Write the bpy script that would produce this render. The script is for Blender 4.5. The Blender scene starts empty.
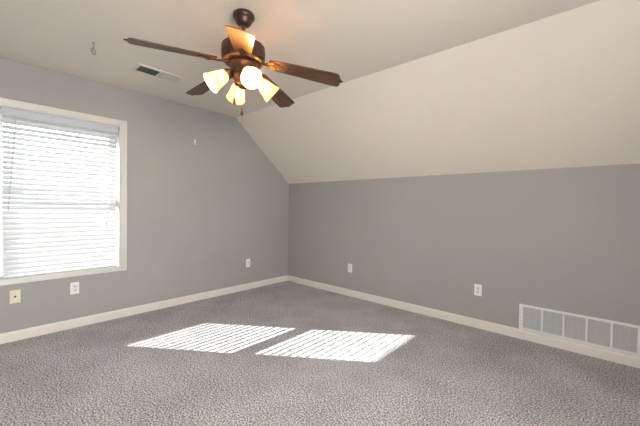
import bpy, bmesh, math, random
from mathutils import Vector, Matrix
random.seed(7)
SC = bpy.context.scene
COL = SC.collection
PI = math.pi

# ------------------------------------------------------------------ camera
H, HK, RUN = 2.44, 1.587, 1.009           # ceiling, knee wall height, run of the slope
XE, YE = 5.0, -4.7                        # far ends of the room behind the camera
cam = bpy.data.cameras.new('camera')
cam.sensor_width = 36.0
cam.lens = 312.21 / 640 * 36.0
cam.clip_start = 0.05
cam.clip_end = 500
camo = bpy.data.objects.new('camera', cam)
COL.objects.link(camo)
_F = Vector((math.sin(-0.73164) * math.cos(-0.018373), math.cos(-0.73164) * math.cos(-0.018373), math.sin(-0.018373)))
_R0 = Vector((math.cos(-0.73164), -math.sin(-0.73164), 0))
_U0 = _R0.cross(_F)
_R = _R0 * math.cos(0.014684) + _U0 * math.sin(0.014684)
_U = _R.cross(_F)
camo.matrix_world = Matrix(((_R.x, _U.x, -_F.x, 3.80162), (_R.y, _U.y, -_F.y, -3.45864), (_R.z, _U.z, -_F.z, 1.21077), (0, 0, 0, 1)))
SC.camera = camo

# ------------------------------------------------------------------ light and exposure
SKY_COL, SKY_STRENGTH = (0.76, 0.87, 1.0, 1), 6.5
FILL_POWER = 108.0
SUN_STRENGTH = 25.0
BULB_STRENGTH = 370.0
BULB_COL = (1.0, 0.82, 0.58, 1)
EXPOSURE = 0.12
w = bpy.data.worlds.new('sky')
SC.world = w
w.use_nodes = True
nt = w.node_tree
bg = nt.nodes['Background']
tcw = nt.nodes.new('ShaderNodeTexCoord')
sepw = nt.nodes.new('ShaderNodeSeparateXYZ')
rw = nt.nodes.new('ShaderNodeValToRGB')
nt.links.new(tcw.outputs['Generated'], sepw.inputs[0])
nt.links.new(sepw.outputs['Z'], rw.inputs[0])
rw.color_ramp.elements[0].color = (0.86, 0.93, 1.0, 1)
rw.color_ramp.elements[1].color = SKY_COL
rw.color_ramp.elements[1].position = 0.7
nt.links.new(rw.outputs[0], bg.inputs[0])
bg.inputs[1].default_value = SKY_STRENGTH
sun = bpy.data.lights.new('sun', 'SUN')
sun.energy = SUN_STRENGTH
sun.angle = math.radians(0.33)
sun.color = (1.0, 0.96, 0.9)
suno = bpy.data.objects.new('sun', sun)
COL.objects.link(suno)
suno.location = (-6, -6, 8)
suno.rotation_euler = Vector((1, 0.71, -0.72)).to_track_quat('-Z', 'Y').to_euler()

# added fill light in the opening of an invented window, unseen behind the camera
V0, V1, VZ0, VZ1 = -4.10, -2.55, 0.45, 2.05              # its opening
fill = bpy.data.lights.new('fill_light', 'AREA')
fill.shape = 'RECTANGLE'
fill.size, fill.size_y = V1 - V0 - 0.16, VZ1 - VZ0 - 0.16
fill.energy = FILL_POWER
fill.color = (1.0, 0.965, 0.915)
fill_obj = bpy.data.objects.new('fill_light', fill)
COL.objects.link(fill_obj)
fill_obj.location = (XE + 0.02, (V0 + V1) / 2, (VZ0 + VZ1) / 2)
fill_obj.rotation_euler = Vector((-1, 0, 0)).to_track_quat('-Z', 'Z').to_euler()

SC.view_settings.view_transform = 'Standard'
SC.view_settings.look = 'None'
SC.view_settings.gamma = 1.0
SC.view_settings.use_curve_mapping = False
SC.view_settings.exposure = EXPOSURE
SC.cycles.use_denoising = True
SC.cycles.max_bounces = 14
SC.cycles.diffuse_bounces = 8
SC.cycles.transparent_max_bounces = 16
SC.cycles.sample_clamp_indirect = 60
SC.cycles.caustics_reflective = False
SC.cycles.caustics_refractive = False


# ------------------------------------------------------------------ materials
def mat(name, col, rough=0.6, metal=0.0, spec=0.5, coat=0.0):
    m = bpy.data.materials.new(name)
    m.use_nodes = True
    b = m.node_tree.nodes['Principled BSDF']
    b.inputs['Base Color'].default_value = (*col, 1)
    b.inputs['Roughness'].default_value = rough
    b.inputs['Metallic'].default_value = metal
    b.inputs['Specular IOR Level'].default_value = spec
    b.inputs['Coat Weight'].default_value = coat
    b.inputs['Coat Roughness'].default_value = 0.12
    return m, m.node_tree, b


def bump(nt, b, scale, strength, dist=0.002, detail=4.0, kind='ShaderNodeTexNoise'):
    tc = nt.nodes.new('ShaderNodeTexCoord')
    n = nt.nodes.new(kind)
    n.inputs['Scale'].default_value = scale
    if 'Detail' in n.inputs:
        n.inputs['Detail'].default_value = detail
    bp = nt.nodes.new('ShaderNodeBump')
    bp.inputs['Strength'].default_value = strength
    bp.inputs['Distance'].default_value = dist
    nt.links.new(tc.outputs['Object'], n.inputs['Vector'])
    nt.links.new(n.outputs[0], bp.inputs['Height'])
    nt.links.new(bp.outputs[0], b.inputs['Normal'])
    return tc


def mottle(nt, b, tc, c0, c1, scale, detail=2.0, lo=0.3, hi=0.7):
    n = nt.nodes.new('ShaderNodeTexNoise')
    n.inputs['Scale'].default_value = scale
    n.inputs['Detail'].default_value = detail
    r = nt.nodes.new('ShaderNodeValToRGB')
    r.color_ramp.elements[0].position = lo
    r.color_ramp.elements[1].position = hi
    r.color_ramp.elements[0].color = (*c0, 1)
    r.color_ramp.elements[1].color = (*c1, 1)
    nt.links.new(tc.outputs['Object'], n.inputs['Vector'])
    nt.links.new(n.outputs[0], r.inputs[0])
    nt.links.new(r.outputs[0], b.inputs['Base Color'])
    return r


def wall_paint():
    m, nt, b = mat('grey_wall_paint', (0.37, 0.362, 0.359), 0.62, spec=0.35)
    tc = bump(nt, b, 260, 0.12, 0.0008)
    mottle(nt, b, tc, (0.345, 0.336, 0.332), (0.357, 0.348, 0.344), 1.6)
    return m


def ceiling_paint():
    m, nt, b = mat('ceiling_paint', (0.69, 0.64, 0.575), 0.85, spec=0.2)
    tc = bump(nt, b, 180, 0.15, 0.001)
    mottle(nt, b, tc, (0.715, 0.67, 0.605), (0.725, 0.68, 0.615), 1.2)
    return m


def carpet_mat():
    m, nt, b = mat('grey_carpet', (0.3, 0.29, 0.3), 1.0, spec=0.0)
    N = nt.nodes
    tc = N.new('ShaderNodeTexCoord')
    n1 = N.new('ShaderNodeTexNoise'); n1.inputs['Scale'].default_value = 105; n1.inputs['Detail'].default_value = 5; n1.inputs['Roughness'].default_value = 0.75
    n2 = N.new('ShaderNodeTexVoronoi'); n2.inputs['Scale'].default_value = 150
    n3 = N.new('ShaderNodeTexNoise'); n3.inputs['Scale'].default_value = 2.4; n3.inputs['Detail'].default_value = 3
    for n in (n1, n2, n3):
        nt.links.new(tc.outputs['Object'], n.inputs['Vector'])
    r = N.new('ShaderNodeValToRGB')
    e = r.color_ramp.elements
    e[0].position = 0.41; e[0].color = (0.075, 0.072, 0.077, 1)
    e[1].position = 0.59; e[1].color = (0.76, 0.75, 0.79, 1)
    k = e.new(0.5); k.color = (0.325, 0.318, 0.336, 1)
    nt.links.new(n1.outputs[0], r.inputs[0])
    mx = N.new('ShaderNodeMix'); mx.data_type = 'RGBA'; mx.blend_type = 'MULTIPLY'; mx.inputs[0].default_value = 1.0
    r2 = N.new('ShaderNodeValToRGB')
    r2.color_ramp.elements[0].position = 0.35; r2.color_ramp.elements[0].color = (0.88, 0.88, 0.88, 1)
    r2.color_ramp.elements[1].position = 0.65; r2.color_ramp.elements[1].color = (1.08, 1.08, 1.08, 1)
    nt.links.new(n3.outputs[0], r2.inputs[0])
    nt.links.new(r.outputs[0], mx.inputs[6])
    nt.links.new(r2.outputs[0], mx.inputs[7])
    nt.links.new(mx.outputs[2], b.inputs['Base Color'])
    ad = N.new('ShaderNodeMath'); ad.operation = 'SUBTRACT'
    nt.links.new(n1.outputs[0], ad.inputs[0])
    nt.links.new(n2.outputs['Distance'], ad.inputs[1])
    bp = N.new('ShaderNodeBump'); bp.inputs['Strength'].default_value = 0.25; bp.inputs['Distance'].default_value = 0.006
    nt.links.new(ad.outputs[0], bp.inputs['Height'])
    nt.links.new(bp.outputs[0], b.inputs['Normal'])
    b.inputs['Sheen Weight'].default_value = 0.15
    return m


def trim_mat(name, col, rough=0.4):
    m, nt, b = mat(name, col, rough, spec=0.45)
    tc = bump(nt, b, 60, 0.05, 0.0005)
    mottle(nt, b, tc, tuple(c * 0.97 for c in col), col, 5)
    return m


def wood_mat():
    m, nt, b = mat('dark_walnut', (0.1, 0.05, 0.03), 0.45, spec=0.3, coat=0.28)
    b.inputs['Coat Roughness'].default_value = 0.24
    N = nt.nodes
    tc = N.new('ShaderNodeTexCoord')
    mp = N.new('ShaderNodeMapping'); mp.inputs['Scale'].default_value = (2.0, 38.0, 8.0)
    n = N.new('ShaderNodeTexNoise'); n.inputs['Scale'].default_value = 2.2; n.inputs['Detail'].default_value = 6; n.inputs['Distortion'].default_value = 0.6
    r = N.new('ShaderNodeValToRGB')
    r.color_ramp.elements[0].position = 0.35; r.color_ramp.elements[0].color = (0.045, 0.021, 0.012, 1)
    r.color_ramp.elements[1].position = 0.68; r.color_ramp.elements[1].color = (0.145, 0.072, 0.040, 1)
    nt.links.new(tc.outputs['Object'], mp.inputs[0])
    nt.links.new(mp.outputs[0], n.inputs['Vector'])
    nt.links.new(n.outputs[0], r.inputs[0])
    nt.links.new(r.outputs[0], b.inputs['Base Color'])
    return m


def bronze_mat():
    m, nt, b = mat('oil_rubbed_bronze', (0.07, 0.035, 0.025), 0.36, metal=0.5)
    tc = bump(nt, b, 40, 0.05, 0.001)
    mottle(nt, b, tc, (0.045, 0.021, 0.015), (0.10, 0.052, 0.034), 14)
    return m


def shade_glass():
    m = bpy.data.materials.new('amber_alabaster_glass')
    m.use_nodes = True
    nt = m.node_tree
    N = nt.nodes
    for n in list(N):
        N.remove(n)
    out = N.new('ShaderNodeOutputMaterial')
    tc = N.new('ShaderNodeTexCoord')
    ns = N.new('ShaderNodeTexNoise'); ns.inputs['Scale'].default_value = 16; ns.inputs['Detail'].default_value = 4; ns.inputs['Distortion'].default_value = 1.5
    r = N.new('ShaderNodeValToRGB')
    r.color_ramp.elements[0].position = 0.3; r.color_ramp.elements[0].color = (0.80, 0.54, 0.22, 1)
    r.color_ramp.elements[1].position = 0.7; r.color_ramp.elements[1].color = (0.92, 0.76, 0.46, 1)
    nt.links.new(tc.outputs['Object'], ns.inputs['Vector'])
    nt.links.new(ns.outputs[0], r.inputs[0])
    d = N.new('ShaderNodeBsdfDiffuse'); t = N.new('ShaderNodeBsdfTranslucent'); g = N.new('ShaderNodeBsdfGlossy')
    g.inputs['Roughness'].default_value = 0.2
    nt.links.new(r.outputs[0], d.inputs[0]); nt.links.new(r.outputs[0], t.inputs[0])
    a = N.new('ShaderNodeMixShader'); a.inputs[0].default_value = 0.36
    nt.links.new(d.outputs[0], a.inputs[1]); nt.links.new(t.outputs[0], a.inputs[2])
    b = N.new('ShaderNodeMixShader'); b.inputs[0].default_value = 0.05
    nt.links.new(a.outputs[0], b.inputs[1]); nt.links.new(g.outputs[0], b.inputs[2])
    nt.links.new(b.outputs[0], out.inputs[0])
    return m


def slat_mat():
    m = bpy.data.materials.new('white_vinyl_slat')
    m.use_nodes = True
    nt = m.node_tree
    N = nt.nodes
    pb = N['Principled BSDF']
    pb.inputs['Base Color'].default_value = (0.70, 0.71, 0.73, 1)
    pb.inputs['Roughness'].default_value = 0.45
    t = N.new('ShaderNodeBsdfTranslucent'); t.inputs[0].default_value = (0.85, 0.87, 0.9, 1)
    mx = N.new('ShaderNodeMixShader'); mx.inputs[0].default_value = 0.07
    nt.links.new(pb.outputs[0], mx.inputs[1]); nt.links.new(t.outputs[0], mx.inputs[2])
    nt.links.new(mx.outputs[0], N['Material Output'].inputs[0])
    return m


def glass_mat():
    m = bpy.data.materials.new('window_glass')
    m.use_nodes = True
    nt = m.node_tree
    N = nt.nodes
    for n in list(N):
        N.remove(n)
    out = N.new('ShaderNodeOutputMaterial')
    t = N.new('ShaderNodeBsdfTransparent'); t.inputs[0].default_value = (0.95, 0.97, 0.96, 1)
    g = N.new('ShaderNodeBsdfGlossy'); g.inputs['Roughness'].default_value = 0.02
    f = N.new('ShaderNodeFresnel'); f.inputs[0].default_value = 1.3
    mx = N.new('ShaderNodeMixShader')
    nt.links.new(f.outputs[0], mx.inputs[0])
    nt.links.new(t.outputs[0], mx.inputs[1]); nt.links.new(g.outputs[0], mx.inputs[2])
    nt.links.new(mx.outputs[0], out.inputs[0])
    return m


def emit_mat(name, col, s):
    m = bpy.data.materials.new(name)
    m.use_nodes = True
    b = m.node_tree.nodes['Principled BSDF']
    b.inputs['Base Color'].default_value = (0.9, 0.9, 0.85, 1)
    b.inputs['Emission Color'].default_value = col
    b.inputs['Emission Strength'].default_value = s
    return m


def ground_mat():
    m, nt, b = mat('pale_ground', (0.4, 0.4, 0.36), 0.95, spec=0.1)
    tc = bump(nt, b, 6, 0.3, 0.05)
    mottle(nt, b, tc, (0.38, 0.38, 0.33), (0.5, 0.49, 0.45), 0.8, 6)
    return m


M_WALL, M_CEIL, M_CARPET = wall_paint(), ceiling_paint(), carpet_mat()
M_CREAM = trim_mat('cream_trim_paint', (0.70, 0.68, 0.635))
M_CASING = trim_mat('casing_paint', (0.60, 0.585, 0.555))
M_WHITE = trim_mat('white_vinyl', (0.80, 0.80, 0.79), 0.35)
M_PLATE = trim_mat('white_plastic', (0.80, 0.80, 0.78), 0.3)
M_RECEPT = trim_mat('grey_white_plastic', (0.66, 0.66, 0.65), 0.35)
M_BEIGE = trim_mat('almond_plastic', (0.74, 0.70, 0.56), 0.35)
M_VENT = trim_mat('white_enamel', (0.74, 0.74, 0.73), 0.35)
M_VENTC = trim_mat('cream_enamel', (0.68, 0.65, 0.6), 0.4)
M_LOUVER = trim_mat('grey_enamel', (0.58, 0.595, 0.62), 0.45)
M_DARK = mat('dark_cavity', (0.03, 0.028, 0.026), 0.9)[0]
M_DUCT = trim_mat('galvanised_backing', (0.20, 0.205, 0.215), 0.6)
M_STEEL = mat('zinc_steel', (0.42, 0.42, 0.41), 0.4, metal=0.8)[0]
M_BRASS = mat('aged_brass', (0.35, 0.2, 0.09), 0.35, metal=0.8)[0]
M_WOOD, M_BRONZE = wood_mat(), bronze_mat()
M_SHADE, M_SLAT, M_GLASS = shade_glass(), slat_mat(), glass_mat()
M_BULB = emit_mat('lit_bulb', BULB_COL, BULB_STRENGTH)
M_GREY = mat('grey_cord', (0.55, 0.58, 0.65), 0.6)[0]
M_VALANCE = trim_mat('pale_grey_vinyl', (0.52, 0.545, 0.59), 0.4)
M_LAWN = ground_mat()


# ------------------------------------------------------------------ helpers
def obj(name, bm, m, parent=None, smooth=False, bevel=0.0, local=None):
    bmesh.ops.recalc_face_normals(bm, faces=bm.faces)
    me = bpy.data.meshes.new(name)
    bm.to_mesh(me)
    bm.free()
    for x in (m if isinstance(m, (list, tuple)) else [m]):
        me.materials.append(x)
    o = bpy.data.objects.new(name, me)
    COL.objects.link(o)
    if parent is not None:
        o.parent = parent
    if local is not None:
        o.matrix_local = local
    if smooth:
        for f in me.polygons:
            f.use_smooth = True
        md = o.modifiers.new('es', 'EDGE_SPLIT'); md.split_angle = math.radians(40)
    if bevel:
        md = o.modifiers.new('bv', 'BEVEL'); md.width = bevel; md.segments = 2; md.limit_method = 'ANGLE'
    return o


def empty(name, loc, rotz=0.0):
    o = bpy.data.objects.new(name, None)
    o.empty_display_size = 0.05
    COL.objects.link(o)
    o.location = loc
    o.rotation_euler = (0, 0, rotz)
    return o


def tag(o, label, cat, group=None):
    o['label'] = label
    o['category'] = cat
    if group:
        o['group'] = group
    return o


def struct(o):
    o['kind'] = 'structure'
    return o


def box(bm, x0, x1, y0, y1, z0, z1, mi=0, mtx=None):
    r = bmesh.ops.create_cube(bm, size=1.0)
    for v in r['verts']:
        v.co = Vector(((x0 + x1) / 2 + v.co.x * (x1 - x0), (y0 + y1) / 2 + v.co.y * (y1 - y0), (z0 + z1) / 2 + v.co.z * (z1 - z0)))
        if mtx is not None:
            v.co = mtx @ v.co
    for f in {f for v in r['verts'] for f in v.link_faces}:
        f.material_index = mi
    return r['verts']


def prism(bm, pts, ext, mi=0):
    """polygon of 3-D points extruded by the vector ext"""
    a = [bm.verts.new(Vector(q)) for q in pts]
    b = [bm.verts.new(Vector(q) + Vector(ext)) for q in pts]
    n = len(pts)
    fs = [bm.faces.new(a), bm.faces.new(list(reversed(b)))]
    for i in range(n):
        fs.append(bm.faces.new((a[i], b[i], b[(i + 1) % n], a[(i + 1) % n])))
    for f in fs:
        f.material_index = mi


def lathe(bm, prof, seg=32, mtx=None, mi=0):
    """profile of (r, z) turned about z; r = 0 closes it"""
    rings = []
    for r, z in prof:
        if r < 1e-6:
            rings.append([bm.verts.new((0, 0, z))])
        else:
            rings.append([bm.verts.new((r * math.cos(2 * PI * k / seg), r * math.sin(2 * PI * k / seg), z)) for k in range(seg)])
    for a, b in zip(rings, rings[1:]):
        for k in range(seg):
            k2 = (k + 1) % seg
            if len(a) == 1 and len(b) == 1:
                continue
            if len(a) == 1:
                f = bm.faces.new((a[0], b[k], b[k2]))
            elif len(b) == 1:
                f = bm.faces.new((a[k], b[0], a[k2]))
            else:
                f = bm.faces.new((a[k], b[k], b[k2], a[k2]))
            f.material_index = mi
    if mtx is not None:
        for ring in rings:
            for v in ring:
                v.co = mtx @ v.co


def tube(bm, pts, rad, seg=10, closed=False, cap=True, mi=0):
    pts = [Vector(q) for q in pts]
    n = len(pts)
    rads = rad if isinstance(rad, (list, tuple)) else [rad] * n
    rings = []
    up = None
    for i, q in enumerate(pts):
        if closed:
            t = pts[(i + 1) % n] - pts[i - 1]
        else:
            t = pts[min(i + 1, n - 1)] - pts[max(i - 1, 0)]
        t.normalize()
        if up is None:
            up = Vector((0, 0, 1)) if abs(t.z) < 0.9 else Vector((1, 0, 0))
        s = t.cross(up).normalized()
        up = s.cross(t).normalized()
        rings.append([bm.verts.new(q + (s * math.cos(2 * PI * k / seg) + up * math.sin(2 * PI * k / seg)) * rads[i]) for k in range(seg)])
    for i in range(n if closed else n - 1):
        a, b = rings[i], rings[(i + 1) % n]
        for k in range(seg):
            f = bm.faces.new((a[k], b[k], b[(k + 1) % seg], a[(k + 1) % seg]))
            f.material_index = mi
    if cap and not closed:
        bm.faces.new(rings[0]); bm.faces.new(list(reversed(rings[-1])))


BM = bmesh.new

# ------------------------------------------------------------------ room shell
T = 0.21
WY0, WY1, WZ0, WZ1 = -3.328, -2.406, 0.550, 2.040       # window opening

bm = BM(); box(bm, -T, XE + T, YE - T, T, -0.2, 0.0)
struct(obj('floor', bm, M_CARPET))
bm = BM(); box(bm, -T, XE + T, YE - T, -RUN, H, H + 0.2)
struct(obj('ceiling', bm, M_CEIL))
bm = BM()
prism(bm, [(-T, 0.0, HK), (-T, -RUN, H), (-T, -RUN, H + 0.2), (-T, 0.2, H + 0.2), (-T, 0.2, HK)], (XE + 2 * T, 0, 0))
struct(obj('ceiling_slope', bm, M_CEIL))
bm = BM(); box(bm, -T, XE + T, 0.0, T, 0.0, HK)
struct(obj('wall_right', bm, M_WALL))

bm = BM()                                                # window wall with its opening
prism(bm, [(0, YE - T, 0), (0, WY0, 0), (0, WY0, H), (0, YE - T, H)], (-T, 0, 0))
prism(bm, [(0, WY0, 0), (0, WY1, 0), (0, WY1, WZ0), (0, WY0, WZ0)], (-T, 0, 0))
prism(bm, [(0, WY0, WZ1), (0, WY1, WZ1), (0, WY1, H), (0, WY0, H)], (-T, 0, 0))
prism(bm, [(0, WY1, 0), (0, 0, 0), (0, 0, HK), (0, -RUN, H), (0, WY1, H)], (-T, 0, 0))
struct(obj('wall_left', bm, M_WALL))
bm = BM(); box(bm, 0, XE + T, YE - T, YE, 0, H)
struct(obj('wall_back', bm, M_WALL))
bm = BM()                                                # gable wall behind the camera, with the opening of the added fill window
prism(bm, [(XE, YE, 0), (XE, V0, 0), (XE, V0, H), (XE, YE, H)], (T, 0, 0))
prism(bm, [(XE, V0, 0), (XE, V1, 0), (XE, V1, VZ0), (XE, V0, VZ0)], (T, 0, 0))
prism(bm, [(XE, V0, VZ1), (XE, V1, VZ1), (XE, V1, H), (XE, V0, H)], (T, 0, 0))
prism(bm, [(XE, V1, 0), (XE, 0, 0), (XE, 0, HK), (XE, -RUN, H), (XE, V1, H)], (T, 0, 0))
struct(obj('wall_front', bm, M_WALL))
bm = BM(); box(bm, -140, 60, -120, 120, -3.4, -3.2)
struct(obj('ground', bm, M_LAWN))


def baseboard(name, a, b, inward):
    a, b, n = Vector(a), Vector(b), Vector(inward)
    prof = [(0, 0), (0.015, 0), (0.015, 0.066), (0.012, 0.074), (0.009, 0.078), (0.007, 0.085), (0, 0.087)]
    bm = BM()
    prism(bm, [a + n * d + Vector((0, 0, z)) for d, z in prof], b - a)
    return struct(obj(name, bm, M_CREAM))


baseboard('baseboard_left', (0, YE, 0), (0, 0, 0), (1, 0, 0))
baseboard('baseboard_right', (0.015, 0, 0), (XE, 0, 0), (0, -1, 0))
baseboard('baseboard_back', (0.015, YE, 0), (XE, YE, 0), (0, 1, 0))
baseboard('baseboard_front', (XE, YE + 0.015, 0), (XE, -0.015, 0), (-1, 0, 0))

# ------------------------------------------------------------------ window
win = struct(empty('window_1', (0, (WY0 + WY1) / 2, WZ0)))
wo = Matrix.Translation(-Vector((0, (WY0 + WY1) / 2, WZ0)))


def wpart(name, bm, m, parent=win, bevel=0.0):
    bmesh.ops.transform(bm, matrix=wo, verts=bm.verts)
    return obj(name, bm, m, parent, bevel=bevel)


CW = 0.058
bm = BM()                                                # mitred picture-frame casing
o_, i_ = [(WY0 - CW, WZ0 - CW + 0.010), (WY1 + CW, WZ0 - CW + 0.010), (WY1 + CW, WZ1 + CW), (WY0 - CW, WZ1 + CW)], [(WY0, WZ0), (WY1, WZ0), (WY1, WZ1), (WY0, WZ1)]
for q in range(4):
    q2 = (q + 1) % 4
    A, B, C_, D = o_[q], o_[q2], i_[q2], i_[q]
    vo = [bm.verts.new((x, y, z)) for x, (y, z) in ((0, A), (0, B), (0, C_), (0, D))]
    vt = [bm.verts.new((x, y, z)) for x, (y, z) in ((0.017, A), (0.017, B), (0.011, C_), (0.011, D))]
    bm.faces.new(vo); bm.faces.new(vt)
    for e in range(4):
        bm.faces.new((vo[e], vo[(e + 1) % 4], vt[(e + 1) % 4], vt[e]))
bmesh.ops.remove_doubles(bm, verts=bm.verts, dist=1e-5)
wpart('casing', bm, M_CASING, bevel=0.002)
bm = BM()                                                # jamb liner and sill inside the opening
JT = 0.012
box(bm, -T, 0.006, WY0, WY0 + JT, WZ0, WZ1); box(bm, -T, 0.006, WY1 - JT, WY1, WZ0, WZ1)
box(bm, -T, 0.006, WY0 + JT, WY1 - JT, WZ1 - JT, WZ1); box(bm, -T, 0.002, WY0 + JT, WY1 - JT, WZ0, WZ0 + 0.003)
wpart('jamb', bm, M_CASING)


def ring(bm, x0, x1, y0, y1, z0, z1, wl, wr, wb, wt):
    box(bm, x0, x1, y0, y0 + wl, z0, z1); box(bm, x0, x1, y1 - wr, y1, z0, z1)
    box(bm, x0, x1, y0 + wl, y1 - wr, z0, z0 + wb); box(bm, x0, x1, y0 + wl, y1 - wr, z1 - wt, z1)


y0, y1, z0, z1 = WY0 + JT, WY1 - JT, WZ0 + 0.003, WZ1 - JT
bm = BM(); ring(bm, -0.205, -0.132, y0, y1, z0, z1, 0.014, 0.018, 0.016, 0.03)
wpart('window_frame', bm, M_WHITE)
ys0, ys1 = y0 + 0.014, y1 - 0.018
for (xa, xb, za, zb, wb, wt) in ((-0.165, -0.139, z0 + 0.016, 1.335, 0.038, 0.045), (-0.195, -0.169, 1.285, z1 - 0.03, 0.045, 0.05)):
    bm = BM(); ring(bm, xa, xb, ys0, ys1, za, zb, 0.026, 0.034, wb, wt)
    s = wpart('sash', bm, M_WHITE)
    bm = BM(); box(bm, (xa + xb) / 2 - 0.002, (xa + xb) / 2 + 0.002, ys0 + 0.026, ys1 - 0.034, za + wb, zb - wt)
    wpart('pane', bm, M_GLASS, s)

fill_win = struct(empty('added_fill_window', (XE, (V0 + V1) / 2, VZ0)))  # window added out of view to carry the fill light
wo2 = Matrix.Translation(-Vector((XE, (V0 + V1) / 2, VZ0)))


def fill_win_part(name, bm, m, parent=fill_win):
    bmesh.ops.transform(bm, matrix=wo2, verts=bm.verts)
    return obj(name, bm, m, parent)


bm = BM(); ring(bm, XE - 0.016, XE, V0 - CW, V1 + CW, VZ0 - CW, VZ1 + CW, CW, CW, CW, CW)
fill_win_part('casing', bm, M_CREAM)
bm = BM(); ring(bm, XE - 0.006, XE + T, V0, V1, VZ0, VZ1, 0.012, 0.012, 0.012, 0.012)
fill_win_part('jamb', bm, M_CREAM)
bm = BM(); ring(bm, XE + 0.09, XE + 0.13, V0 + 0.012, V1 - 0.012, VZ0 + 0.012, VZ1 - 0.012, 0.05, 0.05, 0.05, 0.05)
s = fill_win_part('sash', bm, M_WHITE)
bm = BM(); box(bm, XE + 0.108, XE + 0.112, V0 + 0.062, V1 - 0.062, VZ0 + 0.062, VZ1 - 0.062)
fill_win_part('pane', bm, M_GLASS, s)

# ------------------------------------------------------------------ window blind
BY0, BY1 = WY0 + JT + 0.030, WY1 - JT - 0.014
BX = -0.040
bl = tag(empty('window_blind', (BX, (BY0 + BY1) / 2, WZ0 + 0.003)), 'white horizontal slat blind lowered inside the sunlit window', 'blind')
bo = Matrix.Translation(-Vector((BX, (BY0 + BY1) / 2, WZ0 + 0.003)))


def bpart(name, bm, m, parent=bl, smooth=False, bevel=0.0):
    bmesh.ops.transform(bm, matrix=bo, verts=bm.verts)
    return obj(name, bm, m, parent, smooth, bevel)


ZTOP = WZ1 - JT
bm = BM(); box(bm, BX - 0.028, BX + 0.028, BY0, BY1, ZTOP - 0.048, ZTOP - 0.001)
bpart('head_rail', bm, M_WHITE)
bm = BM(); box(bm, BX + 0.031, BX + 0.037, BY0 - 0.006, BY1 + 0.006, ZTOP - 0.062, ZTOP - 0.001)
box(bm, BX + 0.028, BX + 0.031, BY0 + 0.05, BY0 + 0.09, ZTOP - 0.05, ZTOP - 0.01)
bpart('valance', bm, M_VALANCE, bevel=0.001)
PITCH, SW = 0.0437, 0.05
ZS0 = WZ0 + 0.050
NS = int((ZTOP - 0.062 - ZS0) / PITCH) + 1
bm = BM()
for i in range(NS):
    zc = ZS0 + i * PITCH
    TILT = math.radians(53.5 - 11 * i / NS)                 # the upper slats hang a little flatter
    g = []
    for (u, h) in [(-0.5, 0), (-0.3, 0.0016), (0, 0.0026), (0.3, 0.0016), (0.5, 0)]:
        X = u * SW; g.append((X * math.cos(TILT) + h * math.sin(TILT), -X * math.sin(TILT) + h * math.cos(TILT)))
    pts = [(BX + a, BY0 + 0.004, zc + b) for a, b in g] + [(BX + a - 0.0008, BY0 + 0.004, zc + b - 0.0026) for a, b in reversed(g)]
    prism(bm, pts, (0, BY1 - BY0 - 0.008, 0))
bpart('slat_panel', bm, M_SLAT)
bm = BM(); box(bm, BX - 0.026, BX + 0.026, BY0 + 0.002, BY1 - 0.002, WZ0 + 0.0035, WZ0 + 0.0185)
bpart('bottom_rail', bm, M_SLAT, bevel=0.004)
for yy in (BY0 + 0.13, (BY0 + BY1) / 2, BY1 - 0.13):
    bm = BM()
    for xx in (BX - 0.0255, BX + 0.0255):
        tube(bm, [(xx, yy, WZ0 + 0.015), (xx, yy, ZTOP - 0.047)], 0.0009, 6)
    bpart('ladder_cord', bm, M_WHITE)
bm = BM()
tube(bm, [(BX + 0.043, BY0 + 0.085, ZTOP - 0.055), (BX + 0.043, BY0 + 0.07, ZTOP - 0.3), (BX + 0.043, BY0 + 0.035, 1.14)], 0.0035, 8)
tube(bm, [(BX + 0.030, BY0 + 0.085, ZTOP - 0.045), (BX + 0.043, BY0 + 0.085, ZTOP - 0.055)], 0.002, 6)
bpart('tilt_wand', bm, M_GREY, smooth=True)
for (yo, zb) in ((0.085, 1.118), (0.097, 1.01)):
    bm = BM()
    tube(bm, [(BX + 0.030, BY1 - yo, ZTOP - 0.045), (BX + 0.042, BY1 - yo, ZTOP - 0.056), (BX + 0.042, BY1 - yo, zb + 0.02)], 0.0008, 6)
    lc = bpart('lift_cord', bm, M_WHITE)
    bm = BM(); lathe(bm, [(0, 0.018), (0.003, 0.017), (0.0065, -0.014), (0.006, -0.017), (0, -0.018)], 12, Matrix.Translation((BX + 0.042, BY1 - yo, zb)))
    bpart('cord_tassel', bm, M_GREY, lc, smooth=True)


# ------------------------------------------------------------------ ceiling fan
FX, FY = 2.070, -2.290
fan = tag(empty('ceiling_fan', (FX, FY, H)), 'bronze ceiling fan with dark wood blades and four lit amber glass shades', 'ceiling fan')


def fp(name, bm, m, parent=fan, smooth=True, local=None, bevel=0.0):
    return obj(name, bm, m, parent, smooth, bevel, local)


def Z(z):
    return z - H


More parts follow.
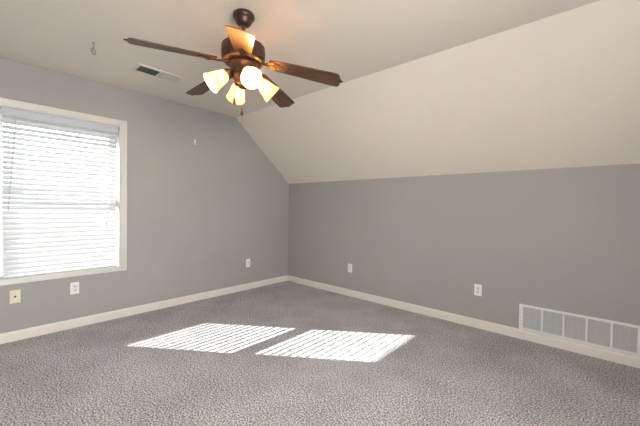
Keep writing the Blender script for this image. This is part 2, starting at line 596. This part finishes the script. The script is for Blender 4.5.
bm = BM()
lathe(bm, [(0, 0), (0.064, 0), (0.068, -0.006), (0.068, -0.02), (0.064, -0.030), (0.055, -0.036), (0.052, -0.040), (0.050, -0.052), (0.042, -0.066), (0.028, -0.074), (0.016, -0.076), (0, -0.076)], 40)
fp('canopy', bm, M_BRONZE)
bm = BM()
lathe(bm, [(0, -0.07), (0.0125, -0.07), (0.0125, Z(2.285)), (0, Z(2.285))], 20)
lathe(bm, [(0.0125, -0.135), (0.022, -0.139), (0.024, Z(2.285)), (0, Z(2.285))], 20)
fp('downrod', bm, M_BRONZE)
bm = BM()
lathe(bm, [(0, Z(2.260)), (0.03, Z(2.259)), (0.075, Z(2.254)), (0.115, Z(2.245)), (0.131, Z(2.235)), (0.137, Z(2.227)), (0.134, Z(2.222)), (0.137, Z(2.217)), (0.139, Z(2.195)), (0.137, Z(2.170)),
           (0.134, Z(2.164)), (0.137, Z(2.159)), (0.134, Z(2.150)), (0.122, Z(2.136)), (0.112, Z(2.130)), (0.112, Z(2.124)), (0, Z(2.124))], 48)
mh = fp('motor_housing', bm, M_BRONZE)
bm = BM()
lathe(bm, [(0.112, Z(2.134)), (0.116, Z(2.128)), (0.124, Z(2.131)), (0.126, Z(2.137)), (0.112, Z(2.134))], 48)
fp('trim_ring', bm, M_BRASS, mh)
bm = BM()
lathe(bm, [(0, Z(2.126)), (0.086, Z(2.126)), (0.09, Z(2.118)), (0.088, Z(2.108)), (0.076, Z(2.098)), (0.072, Z(2.09)), (0.074, Z(2.085)), (0.074, Z(2.04)), (0.070, Z(2.034)),
           (0.058, Z(2.022)), (0.050, Z(2.012)), (0.034, Z(2.004)), (0.030, Z(1.998)), (0, Z(1.996))], 40)
sh = fp('switch_housing', bm, M_BRONZE)
bm = BM()
lathe(bm, [(0, Z(1.997)), (0.012, Z(1.996)), (0.014, Z(1.986)), (0.030, Z(1.983)), (0.032, Z(1.978)), (0.025, Z(1.970)), (0.008, Z(1.966)), (0, Z(1.965))], 24)
fp('finial', bm, M_BRONZE, sh)

PITCHB = math.radians(12)
R0, R1, ZROOT = 0.185, 0.655, 2.115
PH0 = math.radians(254.49)
TIPZ = [2.088, 2.004, 2.010, 2.050, 2.067]


def blade_outline():
    h = []
    h += [(-0.012, 0.040), (0.0, 0.049), (0.05, 0.054), (0.15, 0.058), (0.30, 0.065), (0.415, 0.068), (0.43, 0.067), (0.438, 0.060), (0.447, 0.048), (0.449, 0.034), (0.452, 0.022), (0.459, 0.010), (0.470, 0.0)]
    return h + [(x, -y) for x, y in reversed(h[:-1])]


for q in range(5):
    az = PH0 + q * 2 * PI / 5 - (math.radians(2) if q == 1 else 0)
    droop = math.asin((TIPZ[q] - ZROOT) / (R1 - 0.02 - R0))
    # x runs outwards, the clockwise edge (negative y) is the raised one
    ml = Matrix.Rotation(az, 4, 'Z') @ Matrix.Translation((R0, 0, Z(ZROOT))) @ Matrix.Rotation(-droop, 4, 'Y') @ Matrix.Rotation(-PITCHB, 4, 'X')
    bm = BM()
    prism(bm, [(x, y, -0.003) for x, y in blade_outline()], (0, 0, 0.006))
    b = fp('blade', bm, M_WOOD, smooth=False, local=ml, bevel=0.0012)
    bm = BM()                                             # cast iron bracket: scrolled plate under the blade root
    out = [(-0.075, 0.014), (-0.04, 0.012), (-0.015, 0.018), (0.005, 0.034), (0.03, 0.038), (0.05, 0.030), (0.062, 0.016), (0.085, 0.010), (0.098, 0.0)]
    out = out + [(x, -y) for x, y in reversed(out[:-1])]
    prism(bm, [(x, y, -0.0075) for x, y in out], (0, 0, 0.004))
    for sgn in (1, -1):
        tube(bm, [(0.028 + 0.016 * math.cos(t) * (1 - t / 9), sgn * (0.02 + 0.014 * math.sin(t) * (1 - t / 9)), -0.009) for t in [i * 0.5 for i in range(13)]], 0.003, 6)
    for (xx, yy) in ((0.02, 0.0), (0.05, 0.018), (0.05, -0.018)):
        lathe(bm, [(0, -0.0115), (0.004, -0.0105), (0.005, -0.0075)], 10, Matrix.Translation((xx, yy, 0)))
    tube(bm, [(-0.105, 0, 0.012), (-0.085, 0, 0.006), (-0.06, 0, -0.004), (-0.02, 0, -0.0085), (0.03, 0, -0.0085)], [0.011, 0.010, 0.008, 0.006, 0.004], 8)
    fp('blade_bracket', bm, M_BRONZE, b)

CAMAZ = math.atan2(-3.45864 - FY, 3.80162 - FX)
for q in range(4):
    az = CAMAZ + math.radians(14) + q * PI / 2
    mr = Matrix.Rotation(az, 4, 'Z')
    base, mouth = Vector((0.085, 0, 2.052 - H)), Vector((0.200, 0, 1.963 - H))
    ax = (mouth - base).normalized()
    rot = ax.to_track_quat('Z', 'Y').to_matrix().to_4x4()
    bm = BM()
    tube(bm, [(0.06, 0, Z(2.066)), (0.075, 0, Z(2.072)), (0.088, 0, Z(2.066)), tuple(base + ax * 0.01)], 0.010, 10)
    S = Matrix.Translation(base) @ rot
    lathe(bm, [(0, -0.004), (0.018, -0.004), (0.030, 0.004), (0.034, 0.014), (0.034, 0.032), (0.030, 0.032), (0.030, 0.01), (0, 0.01)], 24, S)
    arm = fp('light_arm', bm, M_BRONZE, local=mr)
    bm = BM()
    pr = [(0.030, 0.016), (0.0315, 0.03), (0.037, 0.048), (0.043, 0.07), (0.048, 0.092), (0.053, 0.115), (0.060, 0.134), (0.0645, 0.145)]
    inn = [(r - 0.003, z) for r, z in pr]
    lathe(bm, pr + [(0.063, 0.1475)] + list(reversed(inn)) + [pr[0]], 36, S)
    bmesh.ops.remove_doubles(bm, verts=bm.verts, dist=1e-5)
    fp('lamp_shade', bm, M_SHADE, arm)
    bm = BM()                                             # spiral lamp, open towards the mouth of the shade
    lathe(bm, [(0, 0.01), (0.013, 0.01), (0.013, 0.03), (0.021, 0.034), (0.021, 0.05), (0.016, 0.054), (0, 0.054)], 16, S, mi=1)
    n, turns = 40, 2.5
    sp = []
    for i in range(n + 1):
        t = i / n
        rr = 0.0195 * min(1.0, 0.25 + 6 * t, 0.3 + 6 * (1 - t))
        sp.append(S @ Vector((rr * math.cos(2 * PI * turns * t), rr * math.sin(2 * PI * turns * t), 0.054 + 0.055 * t)))
    tube(bm, sp, 0.0068, 6)
    fp('bulb', bm, [M_BULB, M_PLATE], arm)


# two pull chains, offsets along the view's right direction
rx, ry = math.cos(-0.73164), -math.sin(-0.73164)
fx_, fy_ = math.sin(-0.73164), math.cos(-0.73164)
for (a, d, zt, zb, fl) in ((-0.050, -0.02, 2.028, 1.905, 0.045), (-0.020, 0.055, 2.028, 1.856, 0.045)):
    px, py = rx * a + fx_ * d, ry * a + fy_ * d
    bm = BM()
    zz = zt
    while zz > zb:
        r_ = bmesh.ops.create_icosphere(bm, subdivisions=1, radius=0.0015)
        for v in r_['verts']:
            v.co += Vector((px, py, Z(zz)))
        zz -= 0.0035
    tube(bm, [(px, py, Z(zt)), (px, py, Z(zb))], 0.0008, 5)
    c = fp('pull_chain', bm, M_BRASS)
    bm = BM()
    lathe(bm, [(0, 0), (0.003, -0.001), (0.0055, -0.008), (0.0100, -fl * 0.7), (0.0100, -fl * 0.92), (0.007, -fl), (0, -fl)], 14, Matrix.Translation((px, py, Z(zb))))
    fp('pull_fob', bm, M_BRONZE, c)

# ------------------------------------------------------------------ ceiling vent
cv = tag(empty('ceiling_vent', (0.688, -2.285, H)), 'small cream ceiling air vent with one dark grille half', 'vent')
VL, VW = 0.40, 0.205
bm = BM()
for (xa, xb, ya, yb) in ((-VW / 2, -VW / 2 + 0.03, -VL / 2, VL / 2), (VW / 2 - 0.03, VW / 2, -VL / 2, VL / 2), (-VW / 2 + 0.03, VW / 2 - 0.03, -VL / 2, -VL / 2 + 0.022), (-VW / 2 + 0.03, VW / 2 - 0.03, VL / 2 - 0.022, VL / 2), (-VW / 2 + 0.03, VW / 2 - 0.03, -0.008, 0.008)):
    box(bm, xa, xb, ya, yb, -0.009, -0.0005)
obj('vent_frame', bm, M_VENTC, cv, bevel=0.002)
bm = BM(); box(bm, -VW / 2 + 0.03, VW / 2 - 0.03, -VL / 2 + 0.022, VL / 2 - 0.022, -0.002, -0.0008)
obj('backing', bm, M_DARK, cv)
for side in (-1, 1):
    bm = BM()
    for i in range(14):
        yc = side * (0.014 + i * 0.0118 + 0.006)
        mt = Matrix.Translation((0, yc, -0.0075)) @ Matrix.Rotation(math.radians(48) * side * -1, 4, 'X')
        box(bm, -VW / 2 + 0.03, VW / 2 - 0.03, -0.006, 0.006, -0.0005, 0.0005, mtx=mt)
    obj('louver_panel', bm, M_VENTC, cv)

# ------------------------------------------------------------------ screw eye in the ceiling
ey = tag(empty('screw_eye', (0.90, -2.837, H)), 'small grey metal screw eye hanging from the ceiling', 'hook')
bm = BM()
tube(bm, [(0, 0, 0.0), (0, 0, -0.046)], 0.0045, 8)
lathe(bm, [(0, 0), (0.011, 0), (0.009, -0.003), (0.003, -0.004)], 16)
obj('shank', bm, M_STEEL, ey, smooth=True)
bm = BM()
u = Vector((rx, ry, 0)) * 0.8 + Vector((0, 0, -0.45))
v = Vector((0, 0, -1)) * 0.9 + Vector((rx, ry, 0)) * 0.1
tube(bm, [tuple(Vector((0.002, 0, -0.068)) + (u * math.cos(t) * 0.020 + v * math.sin(t) * 0.023)) for t in [2 * PI * i / 28 for i in range(28)]], 0.005, 8, closed=True)
obj('eye_ring', bm, M_STEEL, ey, smooth=True)

# ------------------------------------------------------------------ wall clip
wc = tag(empty('wall_hook', (0, -1.59, 2.006)), 'tiny white hook high on the grey window wall', 'hook')
bm = BM(); box(bm, 0, 0.004, -0.009, 0.009, -0.032, 0.032)
obj('hook_plate', bm, M_PLATE, wc, bevel=0.0015)
bm = BM(); tube(bm, [(0.003, 0, -0.012), (0.012, 0, -0.018), (0.018, 0, -0.012), (0.018, 0, -0.004)], 0.003, 8)
obj('hook_arm', bm, M_PLATE, wc, smooth=True)


# ------------------------------------------------------------------ outlets
def plate_bm():
    bm = BM()
    w_, h_, d = 0.035, 0.0575, 0.006
    a = [bm.verts.new((x, 0.0, z)) for x, z in ((-w_, -h_), (w_, -h_), (w_, h_), (-w_, h_))]
    m_ = [bm.verts.new((x, -0.003, z)) for x, z in ((-w_, -h_), (w_, -h_), (w_, h_), (-w_, h_))]
    t = [bm.verts.new((x, -d, z)) for x, z in ((-w_ + 0.004, -h_ + 0.004), (w_ - 0.004, -h_ + 0.004), (w_ - 0.004, h_ - 0.004), (-w_ + 0.004, h_ - 0.004))]
    bm.faces.new(a); bm.faces.new(t)
    for lo, hi in ((a, m_), (m_, t)):
        for e in range(4):
            bm.faces.new((lo[e], lo[(e + 1) % 4], hi[(e + 1) % 4], hi[e]))
    return bm


def recept_bm():
    bm = BM()
    pts = []
    for i in range(24):                                   # round face with flat top and bottom
        t = 2 * PI * i / 24
        pts.append((0.0172 * math.cos(t), -0.004, max(-0.0135, min(0.0135, 0.0172 * math.sin(t)))))
    prism(bm, pts, (0, -0.0045, 0))
    box(bm, -0.0075, -0.0050, -0.0088, -0.0082, -0.002, 0.007, 1)
    box(bm, 0.0050, 0.0075, -0.0088, -0.0082, -0.001, 0.006, 1)
    box(bm, -0.0025, 0.0025, -0.0088, -0.0082, -0.0095, -0.005, 1)
    return bm


def screw_bm():
    bm = BM()
    lathe(bm, [(0, 0.0075), (0.002, 0.0073), (0.0033, 0.0058)], 12, Matrix.Rotation(PI / 2, 4, 'X'))
    return bm


def make_outlet(loc, rz):
    r = empty('wall_outlet', loc, rz)
    obj('cover_plate', plate_bm(), M_PLATE, r)
    for z in (0.0195, -0.0195):
        obj('receptacle', recept_bm(), [M_RECEPT, M_DARK], r, local=Matrix.Translation((0, 0, z)))
    obj('screw', screw_bm(), M_STEEL, r)
    return r


def dup(r, loc, rz):
    c = r.copy(); COL.objects.link(c); c.location = loc; c.rotation_euler = (0, 0, rz)
    for ch in list(r.children):
        d = ch.copy(); COL.objects.link(d); d.parent = c
    return c


G = 'white wall outlets'
first = make_outlet((0, -2.794, 0.387), PI / 2)
tag(first, 'white wall outlet just below the window', 'outlet', G)
for loc, rz, lab in (((0, -0.778, 0.384), PI / 2, 'white outlet on the window wall close to the room corner'),
                     ((1.264, 0, 0.384), 0, 'white outlet on the low knee wall nearer the room corner'),
                     ((2.887, 0, 0.387), 0, 'white outlet on the low knee wall nearer the wide air grille')):
    tag(dup(first, loc, rz), lab, 'outlet', G)
cj = tag(empty('cable_jack', (0, -3.211, 0.389), PI / 2), 'almond cable jack plate with one dark round socket below the window', 'wall jack')
obj('cover_plate', plate_bm(), M_BEIGE, cj)
bm = BM()
lathe(bm, [(0.0075, 0.0055), (0.0075, 0.008), (0.0048, 0.0082), (0.0048, 0.015), (0.0032, 0.015), (0.0032, 0.009), (0, 0.009)], 12, Matrix.Rotation(PI / 2, 4, 'X'))
obj('connector', bm, M_DARK, cj, smooth=True)
for z in (0.043, -0.043):
    obj('screw', screw_bm(), M_BEIGE, cj, local=Matrix.Translation((0, 0, z)))

# ------------------------------------------------------------------ return air grille
GX0, GX1, GZ0, GZ1 = 3.252, 4.068, 0.0885, 0.328
gr = tag(empty('return_air_grille', (GX0, 0, GZ0)), 'wide white return air grille with five meshed panels above the baseboard', 'grille')
GL, GH = GX1 - GX0, GZ1 - GZ0
bm = BM()
box(bm, 0, 0.030, -0.010, 0, 0, GH); box(bm, GL - 0.030, GL, -0.010, 0, 0, GH)
box(bm, 0.030, GL - 0.030, -0.010, 0, 0, 0.022); box(bm, 0.030, GL - 0.030, -0.010, 0, GH - 0.020, GH)
obj('grille_frame', bm, M_VENT, gr, bevel=0.002)
bm = BM(); box(bm, 0.03, GL - 0.03, -0.0015, -0.0003, 0.022, GH - 0.020)
obj('backing', bm, M_DUCT, gr)
inner = GL - 0.06
bar = 0.014
pw = (inner - 4 * bar) / 5
for i in range(4):
    xa = 0.030 + (i + 1) * pw + i * bar
    bm = BM(); box(bm, xa, xa + bar, -0.010, -0.0015, 0.022, GH - 0.020)
    obj('divider', bm, M_VENT, gr)
for i in range(5):
    xa = 0.030 + i * (pw + bar)
    bm = BM()
    nl = 19
    for j in range(nl):
        zc = 0.022 + (j + 0.5) * (GH - 0.042) / nl
        mt = Matrix.Translation((xa + pw / 2, -0.005, zc)) @ Matrix.Rotation(math.radians(40), 4, 'X')
        box(bm, -pw / 2, pw / 2, -0.0046, 0.0046, -0.0005, 0.0005, mtx=mt)
    for xx in (0.33, 0.67):
        box(bm, xa + pw * xx - 0.0012, xa + pw * xx + 0.0012, -0.0075, -0.002, 0.022, GH - 0.020)
    obj('louver_panel', bm, M_LOUVER, gr)
for z in (0.04, 0.075, 0.11, 0.145, 0.18):
    bm = BM(); lathe(bm, [(0, 0.0114), (0.003, 0.011), (0.0042, 0.0098)], 10, Matrix.Translation((0.013, 0, z + 0.01)) @ Matrix.Rotation(PI / 2, 4, 'X'))
    obj('screw', bm, M_STEEL, gr)
